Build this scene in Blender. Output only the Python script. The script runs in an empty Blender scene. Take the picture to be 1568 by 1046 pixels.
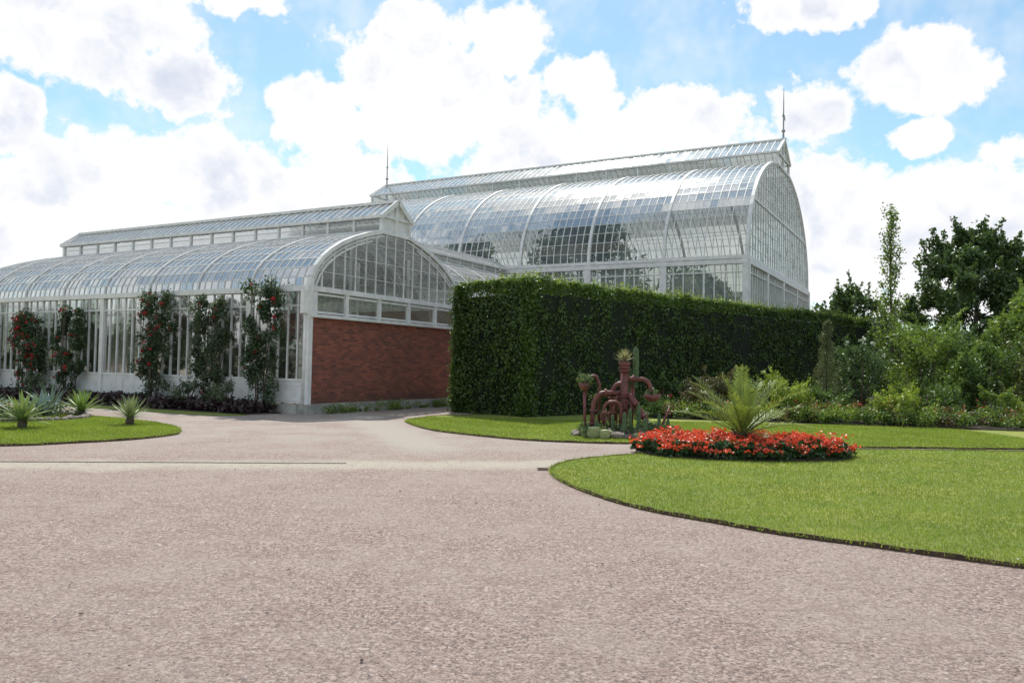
import bpy, math, random
import numpy as np
from mathutils import Vector, Matrix, noise as mnoise
from mathutils.geometry import tessellate_polygon
rng=np.random.default_rng(7); random.seed(7)
scene=bpy.context.scene
col=scene.collection
R=math.radians

# ------------------------------------------------------------ materials
def new_mat(name):
    m=bpy.data.materials.new(name); m.use_nodes=True
    nt=m.node_tree
    for n in list(nt.nodes): nt.nodes.remove(n)
    out=nt.nodes.new('ShaderNodeOutputMaterial')
    return m,nt,out
def N(nt,typ,**kw):
    n=nt.nodes.new(typ)
    for k,v in kw.items():
        if k.startswith('i_'):
            n.inputs[k[2:].replace('_',' ')].default_value=v
        else: setattr(n,k,v)
    return n
def link(nt,a,b): nt.links.new(a,b)
def math_n(nt,op,a,b=None,c=None,clamp=False):
    n=nt.nodes.new('ShaderNodeMath'); n.operation=op; n.use_clamp=clamp
    for i,v in enumerate((a,b,c)):
        if v is None: continue
        if isinstance(v,(int,float)): n.inputs[i].default_value=v
        else: nt.links.new(v,n.inputs[i])
    return n.outputs[0]
def mixc(nt,f,a,b,typ='MIX'):
    n=nt.nodes.new('ShaderNodeMix'); n.data_type='RGBA'; n.blend_type=typ; n.clamp_factor=True
    for s,v in ((n.inputs[0],f),(n.inputs[6],a),(n.inputs[7],b)):
        if isinstance(v,(int,float)): s.default_value=v
        elif isinstance(v,(tuple,list)): s.default_value=(v[0],v[1],v[2],1)
        else: nt.links.new(v,s)
    return n.outputs[2]
def noise_n(nt,vec,scale,detail=3,rough=.55):
    n=nt.nodes.new('ShaderNodeTexNoise'); n.inputs['Scale'].default_value=scale
    n.inputs['Detail'].default_value=detail; n.inputs['Roughness'].default_value=rough
    if vec is not None: nt.links.new(vec,n.inputs['Vector'])
    return n.outputs['Fac']
def maprange(nt,v,a,b,c=0,d=1,smooth=True):
    n=nt.nodes.new('ShaderNodeMapRange'); n.interpolation_type='SMOOTHSTEP' if smooth else 'LINEAR'
    nt.links.new(v,n.inputs[0]); 
    for i,x in enumerate((a,b,c,d)): n.inputs[i+1].default_value=x
    return n.outputs[0]
def geo_pos(nt):
    return nt.nodes.new('ShaderNodeNewGeometry').outputs['Position']

def leaf_mat(name,c1,c2,trans=.35,clump=1.2,gloss=.06):
    m,nt,out=new_mat(name)
    g=nt.nodes.new('ShaderNodeNewGeometry')
    nz=noise_n(nt,g.outputs['Position'],clump,2)
    f=math_n(nt,'ADD',math_n(nt,'MULTIPLY',g.outputs['Random Per Island'],.55),math_n(nt,'MULTIPLY',maprange(nt,nz,.35,.65),.45))
    c=mixc(nt,f,c1,c2)
    d=N(nt,'ShaderNodeBsdfDiffuse'); link(nt,c,d.inputs[0])
    t=N(nt,'ShaderNodeBsdfTranslucent'); 
    c3=mixc(nt,.5,c,tuple(min(1,x*y) for x,y in zip(c2,(1.5,1.5,.8)))); link(nt,c3,t.inputs[0])
    mx=N(nt,'ShaderNodeMixShader'); mx.inputs[0].default_value=trans
    link(nt,d.outputs[0],mx.inputs[1]); link(nt,t.outputs[0],mx.inputs[2])
    gl=N(nt,'ShaderNodeBsdfGlossy'); gl.inputs['Roughness'].default_value=.45; gl.inputs[0].default_value=(.8,.9,.8,1)
    m2=N(nt,'ShaderNodeMixShader'); m2.inputs[0].default_value=gloss
    link(nt,mx.outputs[0],m2.inputs[1]); link(nt,gl.outputs[0],m2.inputs[2])
    link(nt,m2.outputs[0],out.inputs[0]); return m
def plain(name,c,rough=.6,metal=0,var=.15,scale=4,bump=0,bscale=40):
    m,nt,out=new_mat(name)
    p=geo_pos(nt); nz=noise_n(nt,p,scale,4,.65)
    cc=mixc(nt,maprange(nt,nz,.3,.7),tuple(x*(1-var) for x in c),tuple(min(1,x*(1+var)) for x in c))
    b=N(nt,'ShaderNodeBsdfPrincipled'); link(nt,cc,b.inputs['Base Color'])
    b.inputs['Roughness'].default_value=rough; b.inputs['Metallic'].default_value=metal
    if bump:
        bn=N(nt,'ShaderNodeBump'); bn.inputs['Strength'].default_value=bump; bn.inputs['Distance'].default_value=.01
        link(nt,noise_n(nt,p,bscale,4),bn.inputs['Height']); link(nt,bn.outputs[0],b.inputs['Normal'])
    link(nt,b.outputs[0],out.inputs[0]); return m
def glass_mat(name,tint,haze0,haze1,haze_col,pane=(.3,.5),base_refl=.03,rough=.12):
    m,nt,out=new_mat(name)
    tc=nt.nodes.new('ShaderNodeTexCoord'); o=tc.outputs['Object']
    sn=N(nt,'ShaderNodeVectorMath'); sn.operation='SNAP'; link(nt,o,sn.inputs[0]); sn.inputs[1].default_value=(pane[0]*2,pane[0],pane[1])
    wn=N(nt,'ShaderNodeTexWhiteNoise'); link(nt,sn.outputs[0],wn.inputs[0])
    nz=noise_n(nt,o,.35,3,.6)
    h=math_n(nt,'ADD',math_n(nt,'MULTIPLY',maprange(nt,nz,.35,.65),.7),math_n(nt,'MULTIPLY',wn.outputs[0],.3))
    hz=maprange(nt,h,0,1,haze0,haze1,False)
    tr=N(nt,'ShaderNodeBsdfTransparent'); tr.inputs[0].default_value=(*tint,1)
    tl=N(nt,'ShaderNodeBsdfTranslucent'); tl.inputs[0].default_value=(*haze_col,1)
    df=N(nt,'ShaderNodeBsdfDiffuse'); df.inputs[0].default_value=(*haze_col,1)
    a=N(nt,'ShaderNodeMixShader'); a.inputs[0].default_value=.5; link(nt,tl.outputs[0],a.inputs[1]); link(nt,df.outputs[0],a.inputs[2])
    b=N(nt,'ShaderNodeMixShader'); link(nt,hz,b.inputs[0]); link(nt,tr.outputs[0],b.inputs[1]); link(nt,a.outputs[0],b.inputs[2])
    gl=N(nt,'ShaderNodeBsdfGlossy'); gl.inputs['Roughness'].default_value=rough; gl.inputs[0].default_value=(.82,.83,.83,1)
    g=nt.nodes.new('ShaderNodeNewGeometry')
    vs=N(nt,'ShaderNodeVectorMath'); vs.operation='SUBTRACT'; link(nt,wn.outputs['Color'],vs.inputs[0]); vs.inputs[1].default_value=(.5,.5,.5)
    vm=N(nt,'ShaderNodeVectorMath'); vm.operation='SCALE'; link(nt,vs.outputs[0],vm.inputs[0]); vm.inputs['Scale'].default_value=.07
    va=N(nt,'ShaderNodeVectorMath'); va.operation='ADD'; link(nt,g.outputs['Normal'],va.inputs[0]); link(nt,vm.outputs[0],va.inputs[1])
    vn=N(nt,'ShaderNodeVectorMath'); vn.operation='NORMALIZE'; link(nt,va.outputs[0],vn.inputs[0]); link(nt,vn.outputs[0],gl.inputs['Normal'])
    fr=N(nt,'ShaderNodeFresnel'); fr.inputs[0].default_value=1.4
    ff=math_n(nt,'ADD',math_n(nt,'MULTIPLY',fr.outputs[0],.6),base_refl,clamp=True)
    c=N(nt,'ShaderNodeMixShader'); link(nt,ff,c.inputs[0]); link(nt,b.outputs[0],c.inputs[1]); link(nt,gl.outputs[0],c.inputs[2])
    link(nt,c.outputs[0],out.inputs[0]); return m

M_white=plain('white_paint',(.70,.69,.68),.5,var=.12,scale=3)
M_groof=glass_mat('roof_glass',(.68,.71,.69),.08,.30,(.46,.47,.46),(.31,.33),.02,.12)
M_ghall=glass_mat('hall_glass',(.77,.80,.78),.05,.28,(.50,.52,.51),(.41,.6),.03,.12)
M_gclear=glass_mat('wall_glass',(.60,.63,.60),.03,.12,(.4,.4,.38),(.41,2.0),.04)
M_gband=glass_mat('clerestory_glass',(.66,.70,.65),.18,.42,(.42,.45,.40),(.8,1.2),.04)
M_concrete=plain('concrete',(.36,.35,.32),.85,var=.3,scale=2,bump=.4)
M_rust=plain('rusted_steel',(.08,.045,.03),.8,var=.4,scale=8)
M_pipe=plain('oxide_red_pipe',(.15,.045,.037),.5,var=.4,scale=6,bump=.3)
M_rock=plain('rock',(.19,.165,.14),.9,var=.5,scale=6,bump=.6,bscale=20)
M_bark=plain('bark',(.11,.085,.065),.95,var=.35,scale=9,bump=.8)
M_soil=plain('soil',(.04,.03,.022),1,var=.4,scale=4,bump=.8)
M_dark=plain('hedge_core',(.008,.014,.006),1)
M_metal=plain('spire_metal',(.30,.32,.32),.5,metal=.3)

def brick_mat():
    m,nt,out=new_mat('red_brick')
    tc=nt.nodes.new('ShaderNodeTexCoord'); sp=N(nt,'ShaderNodeSeparateXYZ'); link(nt,tc.outputs['Object'],sp.inputs[0])
    cb=N(nt,'ShaderNodeCombineXYZ'); link(nt,math_n(nt,'ADD',sp.outputs[0],sp.outputs[1]),cb.inputs[0]); link(nt,sp.outputs[2],cb.inputs[1])
    b=N(nt,'ShaderNodeTexBrick'); link(nt,cb.outputs[0],b.inputs['Vector'])
    b.inputs['Color1'].default_value=(.38,.105,.060,1); b.inputs['Color2'].default_value=(.14,.040,.029,1); b.inputs['Mortar'].default_value=(.17,.105,.085,1)
    b.inputs['Scale'].default_value=1; b.inputs['Mortar Size'].default_value=.010; b.inputs['Brick Width'].default_value=.26; b.inputs['Row Height'].default_value=.085
    b.inputs['Bias'].default_value=-.1
    nz=noise_n(nt,tc.outputs['Object'],1.2,5,.7)
    c=mixc(nt,maprange(nt,nz,.3,.7),mixc(nt,.45,b.outputs[0],(.11,.05,.04)),b.outputs[0])
    c=mixc(nt,math_n(nt,'MULTIPLY',math_n(nt,'SUBTRACT',1,maprange(nt,math_n(nt,'ADD',sp.outputs[2],math_n(nt,'MULTIPLY',nz,.6)),.5,1.2)),.5),c,(.07,.045,.035))
    bs=N(nt,'ShaderNodeBsdfPrincipled'); bs.inputs['Roughness'].default_value=.85; link(nt,c,bs.inputs['Base Color'])
    bn=N(nt,'ShaderNodeBump'); bn.inputs['Strength'].default_value=.5; bn.inputs['Distance'].default_value=.01; bn.invert=True
    link(nt,b.outputs['Fac'],bn.inputs['Height']); link(nt,bn.outputs[0],bs.inputs['Normal'])
    link(nt,bs.outputs[0],out.inputs[0]); return m
M_brick=brick_mat()

def gravel_mat():
    m,nt,out=new_mat('pink_gravel')
    p=geo_pos(nt); sp=N(nt,'ShaderNodeSeparateXYZ'); link(nt,p,sp.inputs[0])
    v=N(nt,'ShaderNodeTexVoronoi'); v.inputs['Scale'].default_value=95; link(nt,p,v.inputs['Vector'])
    vs=N(nt,'ShaderNodeSeparateColor'); link(nt,v.outputs['Color'],vs.inputs[0])
    v2=N(nt,'ShaderNodeTexVoronoi'); v2.inputs['Scale'].default_value=50; link(nt,p,v2.inputs['Vector'])
    v2s=N(nt,'ShaderNodeSeparateColor'); link(nt,v2.outputs['Color'],v2s.inputs[0])
    g=noise_n(nt,p,24,6,.85)
    f=math_n(nt,'ADD',math_n(nt,'MULTIPLY',vs.outputs[0],.42),math_n(nt,'ADD',math_n(nt,'MULTIPLY',maprange(nt,g,.36,.64),.38),math_n(nt,'MULTIPLY',v2s.outputs[0],.2)))
    c=mixc(nt,maprange(nt,f,.12,.88),(.13,.085,.070),(.56,.43,.37))
    c=mixc(nt,math_n(nt,'MULTIPLY',math_n(nt,'GREATER_THAN',v2s.outputs[1],.965),.7),c,(.62,.54,.50))
    c=mixc(nt,math_n(nt,'MULTIPLY',math_n(nt,'GREATER_THAN',v2s.outputs[2],.91),.6),c,(.11,.085,.08))
    n1=noise_n(nt,p,.6,5,.65)
    c=mixc(nt,maprange(nt,n1,.38,.66,0,.45),c,(.41,.34,.295))
    n3=noise_n(nt,p,2.6,5,.75)
    c=mixc(nt,maprange(nt,n3,.46,.7,0,.4),c,(.25,.165,.135))
    n4=noise_n(nt,p,6,4,.75)
    c=mixc(nt,maprange(nt,n4,.50,.70,0,.35),c,(.53,.435,.38))
    wob=math_n(nt,'MULTIPLY',math_n(nt,'SUBTRACT',noise_n(nt,p,.9,4,.6),.5),1.5)
    d=math_n(nt,'SUBTRACT',math_n(nt,'ADD',sp.outputs[1],wob),math_n(nt,'ADD',math_n(nt,'MULTIPLY',sp.outputs[0],.16),13.0))
    tr=math_n(nt,'SUBTRACT',1,maprange(nt,math_n(nt,'ABSOLUTE',d),.15,.9))
    tr=math_n(nt,'MULTIPLY',tr,maprange(nt,noise_n(nt,p,7,4,.7),.3,.6,.45,1))
    c=mixc(nt,math_n(nt,'MULTIPLY',tr,.85),c,(.50,.46,.37))
    rx=math_n(nt,'ADD',sp.outputs[0],3.2); d2=math_n(nt,'SUBTRACT',math_n(nt,'ADD',rx,math_n(nt,'MULTIPLY',wob,.6)),math_n(nt,'MULTIPLY',math_n(nt,'SUBTRACT',sp.outputs[1],20),-.35))
    tr2=math_n(nt,'MULTIPLY',math_n(nt,'SUBTRACT',1,maprange(nt,math_n(nt,'ABSOLUTE',d2),.2,1.0)),maprange(nt,sp.outputs[1],13.5,16))
    c=mixc(nt,math_n(nt,'MULTIPLY',tr2,.7),c,(.46,.43,.35))
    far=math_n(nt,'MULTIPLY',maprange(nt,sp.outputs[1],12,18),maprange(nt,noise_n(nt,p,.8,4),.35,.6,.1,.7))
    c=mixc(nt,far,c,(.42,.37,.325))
    bs=N(nt,'ShaderNodeBsdfPrincipled'); bs.inputs['Roughness'].default_value=.95; link(nt,c,bs.inputs['Base Color'])
    bn=N(nt,'ShaderNodeBump'); bn.inputs['Strength'].default_value=1; bn.inputs['Distance'].default_value=.02
    hh=math_n(nt,'ADD',math_n(nt,'MULTIPLY',vs.outputs[0],.4),math_n(nt,'ADD',g,math_n(nt,'MULTIPLY',n3,1.8)))
    link(nt,hh,bn.inputs['Height']); link(nt,bn.outputs[0],bs.inputs['Normal'])
    link(nt,bs.outputs[0],out.inputs[0]); return m
M_gravel=gravel_mat()
def lawn_mat(name,c1,c2):
    m,nt,out=new_mat(name)
    p=geo_pos(nt)
    a=noise_n(nt,p,60,4,.8); b=noise_n(nt,p,.7,5,.65); e=noise_n(nt,p,5,4,.6)
    c=mixc(nt,maprange(nt,a,.35,.65),c1,c2)
    c=mixc(nt,maprange(nt,b,.4,.65,0,.75),c,tuple(x*y for x,y in zip(c2,(1.25,.98,.9))))
    c=mixc(nt,maprange(nt,e,.48,.7,0,.5),c,c1)
    bs=N(nt,'ShaderNodeBsdfPrincipled'); bs.inputs['Roughness'].default_value=.9; link(nt,c,bs.inputs['Base Color'])
    bn=N(nt,'ShaderNodeBump'); bn.inputs['Strength'].default_value=.9; bn.inputs['Distance'].default_value=.03
    link(nt,a,bn.inputs['Height']); link(nt,bn.outputs[0],bs.inputs['Normal'])
    link(nt,bs.outputs[0],out.inputs[0]); return m
M_lawn=lawn_mat('lawn',(.125,.175,.022),(.26,.33,.055))

# ------------------------------------------------------------ mesh helpers
class MB:
    def __init__(s): s.v=[]; s.f=[]; s.m=[]
    def face(s,pts,mi=0):
        i=len(s.v); s.v+= [tuple(p) for p in pts]; s.f.append(tuple(range(i,i+len(pts)))); s.m.append(mi)
    def bar(s,a,b,side,w,h,mi=0):
        a=Vector(a);b=Vector(b);d=(b-a)
        if d.length<1e-6: return
        d.normalize(); sd=Vector(side); sd=(sd-d*sd.dot(d)).normalized(); up=sd.cross(d)
        i=len(s.v)
        for p in (a,b):
            for x,y in ((-1,-1),(1,-1),(1,1),(-1,1)):
                s.v.append(tuple(p+sd*(x*w/2)+up*(y*h/2)))
        for f in ((0,1,2,3),(7,6,5,4),(0,4,5,1),(1,5,6,2),(2,6,7,3),(3,7,4,0)):
            s.f.append(tuple(i+k for k in f)); s.m.append(mi)
    def poly(s,pts,side,w,h,mi=0):
        for a,b in zip(pts[:-1],pts[1:]): s.bar(a,b,side,w,h,mi)
    def box(s,lo,hi,mi=0):
        x0,y0,z0=lo;x1,y1,z1=hi
        s.bar(((x0+x1)/2,(y0+y1)/2,z0),((x0+x1)/2,(y0+y1)/2,z1),(1,0,0),x1-x0,y1-y0,mi)
    def tube(s,pts,rad,n=8,mi=0,cap=True):
        pts=[Vector(p) for p in pts]; rings=[]
        pu=Vector((.3,.9,.1))
        for k,p in enumerate(pts):
            d=(pts[min(k+1,len(pts)-1)]-pts[max(k-1,0)]).normalized()
            u=(pu-d*pu.dot(d)); 
            if u.length<1e-3: u=d.orthogonal()
            u.normalize(); w=d.cross(u); pu=u
            r=rad[k] if hasattr(rad,'__len__') else rad
            i=len(s.v); rings.append(i)
            for j in range(n):
                a=2*math.pi*j/n; s.v.append(tuple(p+u*(math.cos(a)*r)+w*(math.sin(a)*r)))
        for a,b in zip(rings[:-1],rings[1:]):
            for j in range(n):
                s.f.append((a+j,a+(j+1)%n,b+(j+1)%n,b+j)); s.m.append(mi)
        if cap:
            s.f.append(tuple(rings[0]+j for j in range(n))[::-1]); s.m.append(mi)
            s.f.append(tuple(rings[-1]+j for j in range(n))); s.m.append(mi)
    def build(s,name,mats,parent=None,smooth=False):
        me=bpy.data.meshes.new(name); me.from_pydata(s.v,[],s.f)
        for m in mats: me.materials.append(m)
        me.polygons.foreach_set('material_index',s.m)
        if smooth: me.polygons.foreach_set('use_smooth',[True]*len(s.f))
        me.update(); o=bpy.data.objects.new(name,me); col.objects.link(o)
        if parent: o.parent=parent
        return o
def empty(name,loc=(0,0,0),rz=0,parent=None):
    e=bpy.data.objects.new(name,None); e.location=loc; e.rotation_euler=(0,0,rz); col.objects.link(e)
    e.empty_display_size=.2
    if parent: e.parent=parent
    return e
def rand_unit(n):
    v=rng.normal(size=(n,3)); return v/np.linalg.norm(v,axis=1,keepdims=True)
def quads_obj(name,V,mats,mi=None,parent=None,k=4):
    n=len(V)//k
    me=bpy.data.meshes.new(name); me.vertices.add(k*n); me.vertices.foreach_set('co',V.astype(np.float32).ravel())
    me.loops.add(k*n); me.loops.foreach_set('vertex_index',np.arange(k*n,dtype=np.int32))
    me.polygons.add(n); me.polygons.foreach_set('loop_start',np.arange(0,k*n,k,dtype=np.int32))
    for m in mats: me.materials.append(m)
    if mi is not None: me.polygons.foreach_set('material_index',np.asarray(mi,dtype=np.int32))
    me.update(calc_edges=True); me.validate()
    o=bpy.data.objects.new(name,me); col.objects.link(o)
    if parent: o.parent=parent
    return o
def leafV(P,size,outward=None,ob=.5,aspect=.55,droop=0):
    n=len(P); nn=rand_unit(n)
    if outward is not None: nn=nn+outward*ob*2; nn/=np.linalg.norm(nn,axis=1,keepdims=True)+1e-9
    t=np.cross(nn,rand_unit(n)); t/=np.linalg.norm(t,axis=1,keepdims=True)+1e-9
    if droop: 
        t[:,2]-=droop; t-=nn*np.sum(t*nn,axis=1,keepdims=True); t/=np.linalg.norm(t,axis=1,keepdims=True)+1e-9
    b=np.cross(nn,t)
    L=(np.asarray(size)*(.6+.8*rng.random(n)))[:,None]
    V=np.stack([P-t*L*.5,P+b*L*aspect*.5-t*L*.08,P+t*L*.5,P-b*L*aspect*.5-t*L*.08],axis=1)
    return V.reshape(-1,3)
def catmull(pts,k=8,closed=True):
    n=len(pts); out=[]
    rg=range(n) if closed else range(n-1)
    for i in rg:
        p=[Vector(pts[(i+j)%n]) if closed else Vector(pts[min(max(i+j,0),n-1)]) for j in (-1,0,1,2)]
        for q in range(k):
            t=q/k
            out.append(.5*((2*p[1])+(p[2]-p[0])*t+(2*p[0]-5*p[1]+4*p[2]-p[3])*t*t+(3*p[1]-p[0]-3*p[2]+p[3])*t**3))
    if not closed: out.append(Vector(pts[-1]))
    return out
def sheet(name,pts,z,mat,skirt=True,parent=None):
    P=[Vector((p[0],p[1],z)) for p in pts]
    mb=MB(); mb.v=[tuple(p) for p in P]
    for t in tessellate_polygon([P]):
        a,b,c=t
        if (P[b]-P[a]).cross(P[c]-P[a]).z<0: t=(a,c,b)
        mb.f.append(tuple(t)); mb.m.append(0)
    if skirt:
        n=len(P)
        for i in range(n):
            a,b=P[i],P[(i+1)%n]
            mb.face([(a.x,a.y,-.01),(b.x,b.y,-.01),(b.x,b.y,z),(a.x,a.y,z)])
    return mb.build(name,[mat],parent)
def in_poly(X,Y,pts):
    ins=np.zeros(len(X),bool); n=len(pts); j=n-1
    for i in range(n):
        xi,yi=pts[i][0],pts[i][1]; xj,yj=pts[j][0],pts[j][1]
        c=((yi>Y)!=(yj>Y))&(X<(xj-xi)*(Y-yi)/((yj-yi)+1e-12)+xi); ins^=c; j=i
    return ins
def vnoise(P,sc,seed=0):
    return np.array([mnoise.noise(Vector((p[0]*sc+seed,p[1]*sc,p[2]*sc))) for p in P])

# ------------------------------------------------------------ ground
g=MB(); g.face([(-1500,-1500,-.004),(1500,-1500,-.004),(1500,1500,-.004),(-1500,1500,-.004)])
g.build('ground',[lawn_mat('far_grass',(.06,.10,.02),(.12,.17,.04))])
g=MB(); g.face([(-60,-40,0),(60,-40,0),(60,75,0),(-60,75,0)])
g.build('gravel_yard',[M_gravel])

near=[(10.8,16.74),(7.0,16.4),(4.5,15.9),(2.4,14.75),(1.32,13.87),(.81,13.06),(.62,12.1),(.77,10.95),(1.17,9.76),(1.62,8.96),(2.17,8.38),(2.67,7.85),(3.4,7.34),(4.3,6.69),(6,5.7),(9,4.3),(15,2.6),(30,1.5),(34,9),(30,17.5),(18,17.2)]
near=[(p.x,p.y) for p in catmull([(a,b,0) for a,b in near],6)]
far=[(-2.75,23.3),(-2.9,22.4),(-2.77,21.6),(-2.05,19.7),(-1.28,18.66),(.23,17.35),(1.6,16.95),(2.77,16.95),(4.4,17.0),(7.2,17.05),(11.05,17.35),(18,17.8),(34,18.2),(34,30),(20,44),(10,37),(0,26.5),(-2,25)]
far=[(p.x,p.y) for p in catmull([(a,b,0) for a,b in far],6)]
left=[(-7.27,17.6),(-7.15,16.7),(-7.5,15.7),(-8.27,14.8),(-9.06,14.2),(-12,13.3),(-20,13),(-30,15),(-30,26),(-20,25.6),(-15.2,23.6),(-12.7,22.4),(-10.1,20.9),(-8.2,19.2)]
left=[(p.x,p.y) for p in catmull([(a,b,0) for a,b in left],6)]
sheet('lawn',near,.03,M_lawn); sheet('lawn',far,.03,M_lawn); sheet('lawn',left,.03,M_lawn)
e=MB()
for L_ in (near,far,left):
    n=len(L_)
    for i in range(n):
        a=L_[i];b=L_[(i+1)%n]; jz=.05+.005*math.sin(i*1.7)
        e.bar((a[0],a[1],jz/2-.005),(b[0],b[1],jz/2-.005),(0,0,1),jz,.012)
e.build('lawn_edging',[M_rust])

def blades(poly,box,n,h,dens_fall=True):
    X=rng.uniform(box[0],box[1],n); Y=rng.uniform(box[2],box[3],n)
    k=in_poly(X,Y,poly)
    if dens_fall: k&=rng.random(n)<np.clip((9.0/np.hypot(X,Y))**1.6,.06,1)
    X=X[k];Y=Y[k]; m=len(X)
    s=np.clip(np.hypot(X,Y)/9,.9,2.2)
    a=rng.uniform(0,6.28,m); w=.0045*s; H=h*(.5+rng.random(m))
    P=np.stack([X,Y,np.full(m,.028)],1); d=np.stack([np.cos(a)*w,np.sin(a)*w,0*a],1)
    tip=P+np.stack([rng.normal(0,.014,m),rng.normal(0,.014,m),H],1)
    return np.stack([P-d,P+d,tip],1).reshape(-1,3)
M_blade=leaf_mat('grass_blade',(.11,.165,.02),(.275,.355,.06),.42,.8,.03)
V=np.concatenate([blades(near,(.5,14,3,17),460000,.026),blades(far,(-3,13,17,24),100000,.032,False),blades(left,(-14,-7,13,23),90000,.032,False)])
quads_obj('grass',V,[M_blade],k=3)
ev=[]
for L_ in (near,far,left):
    for i in range(len(L_)):
        a=np.array(L_[i]);b=np.array(L_[(i+1)%len(L_)])
        if np.hypot(*a)>32: continue
        m=int(np.linalg.norm(b-a)*130); 
        if m<1: continue
        t=rng.random(m)[:,None]; p=a+(b-a)*t+rng.normal(0,.018,(m,2))
        P=np.concatenate([p,np.full((m,1),.02)],1); an=rng.uniform(0,6.28,m); d=np.stack([np.cos(an)*.006,np.sin(an)*.006,0*an],1)
        tip=P+np.stack([rng.normal(0,.03,m),rng.normal(0,.03,m),.02+.05*rng.random(m)],1)
        ev.append(np.stack([P-d,P+d,tip],1).reshape(-1,3))
quads_obj('edge_grass',np.concatenate(ev),[M_blade],k=3)
n=1100; X=rng.uniform(1,14,n);Y=rng.uniform(5,17,n); k=in_poly(X,Y,near)&(rng.random(n)<np.clip((X-2)/6,.1,1)); P=np.stack([X[k],Y[k],np.full(k.sum(),.05)],1)
quads_obj('daisies',leafV(P,.018,np.tile([0,0,1.],(len(P),1)),2,.9),[plain('petal_white',(.6,.6,.55))])
def rocks(mb,n,fn,mi=0,sub=1):
    import bmesh
    bm=bmesh.new(); bmesh.ops.create_icosphere(bm,subdivisions=sub,radius=1); 
    bv=[v.co.copy() for v in bm.verts]; bf=[[v.index for v in f.verts] for f in bm.faces]; bm.free()
    for q in range(n):
        loc,r,sq=fn(q); i=len(mb.v); M=Matrix.Rotation(random.random()*6.28,3,'Z'); off=Vector((random.random()*50,)*3)
        for c in bv:
            k=1+.55*mnoise.noise(c*1.1+off)
            w=M@Vector((c.x*k*1.15,c.y*k,c.z*k*sq)); mb.v.append((loc[0]+w.x*r,loc[1]+w.y*r,loc[2]+w.z*r))
        for f in bf: mb.f.append(tuple(i+a for a in f)); mb.m.append(mi)
st=MB()
def fn(q):
    y=2.6+11*random.random()**1.3; return ((random.uniform(-.68,.68)*y,y,.001),random.choice((.004,.005,.006,.006,.01)),.6)
rocks(st,5200,fn,0); st.build('loose_stones',[plain('loose_stone',(.33,.255,.23),.9,var=.6,scale=60)])
X=rng.uniform(-6,6,130);Y=rng.uniform(2.6,13,130); P=np.stack([X,Y,np.full(130,.012)],1)
quads_obj('dry_leaves',leafV(P,.036,np.tile([0,0,1.],(130,1)),1.5,.6),[plain('dry_leaf',(.05,.035,.02),.9)])
d=MB()
d.box((.43,12.35,.0),(.62,12.65,.008)); 
for i in range(5): d.box((.45,12.38+.055*i,.008),(.60,12.40+.055*i,.014))
d.build('drain_grate',[M_rust])
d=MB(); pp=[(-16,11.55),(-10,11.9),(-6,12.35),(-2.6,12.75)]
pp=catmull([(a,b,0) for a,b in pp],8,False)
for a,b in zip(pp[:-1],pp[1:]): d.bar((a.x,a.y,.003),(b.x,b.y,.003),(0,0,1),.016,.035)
d.build('dark_gravel_strip',[plain('dark_strip',(.20,.175,.14),.9,var=.4)])  # thin low strip along the gravel, darker than its surroundings

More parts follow.
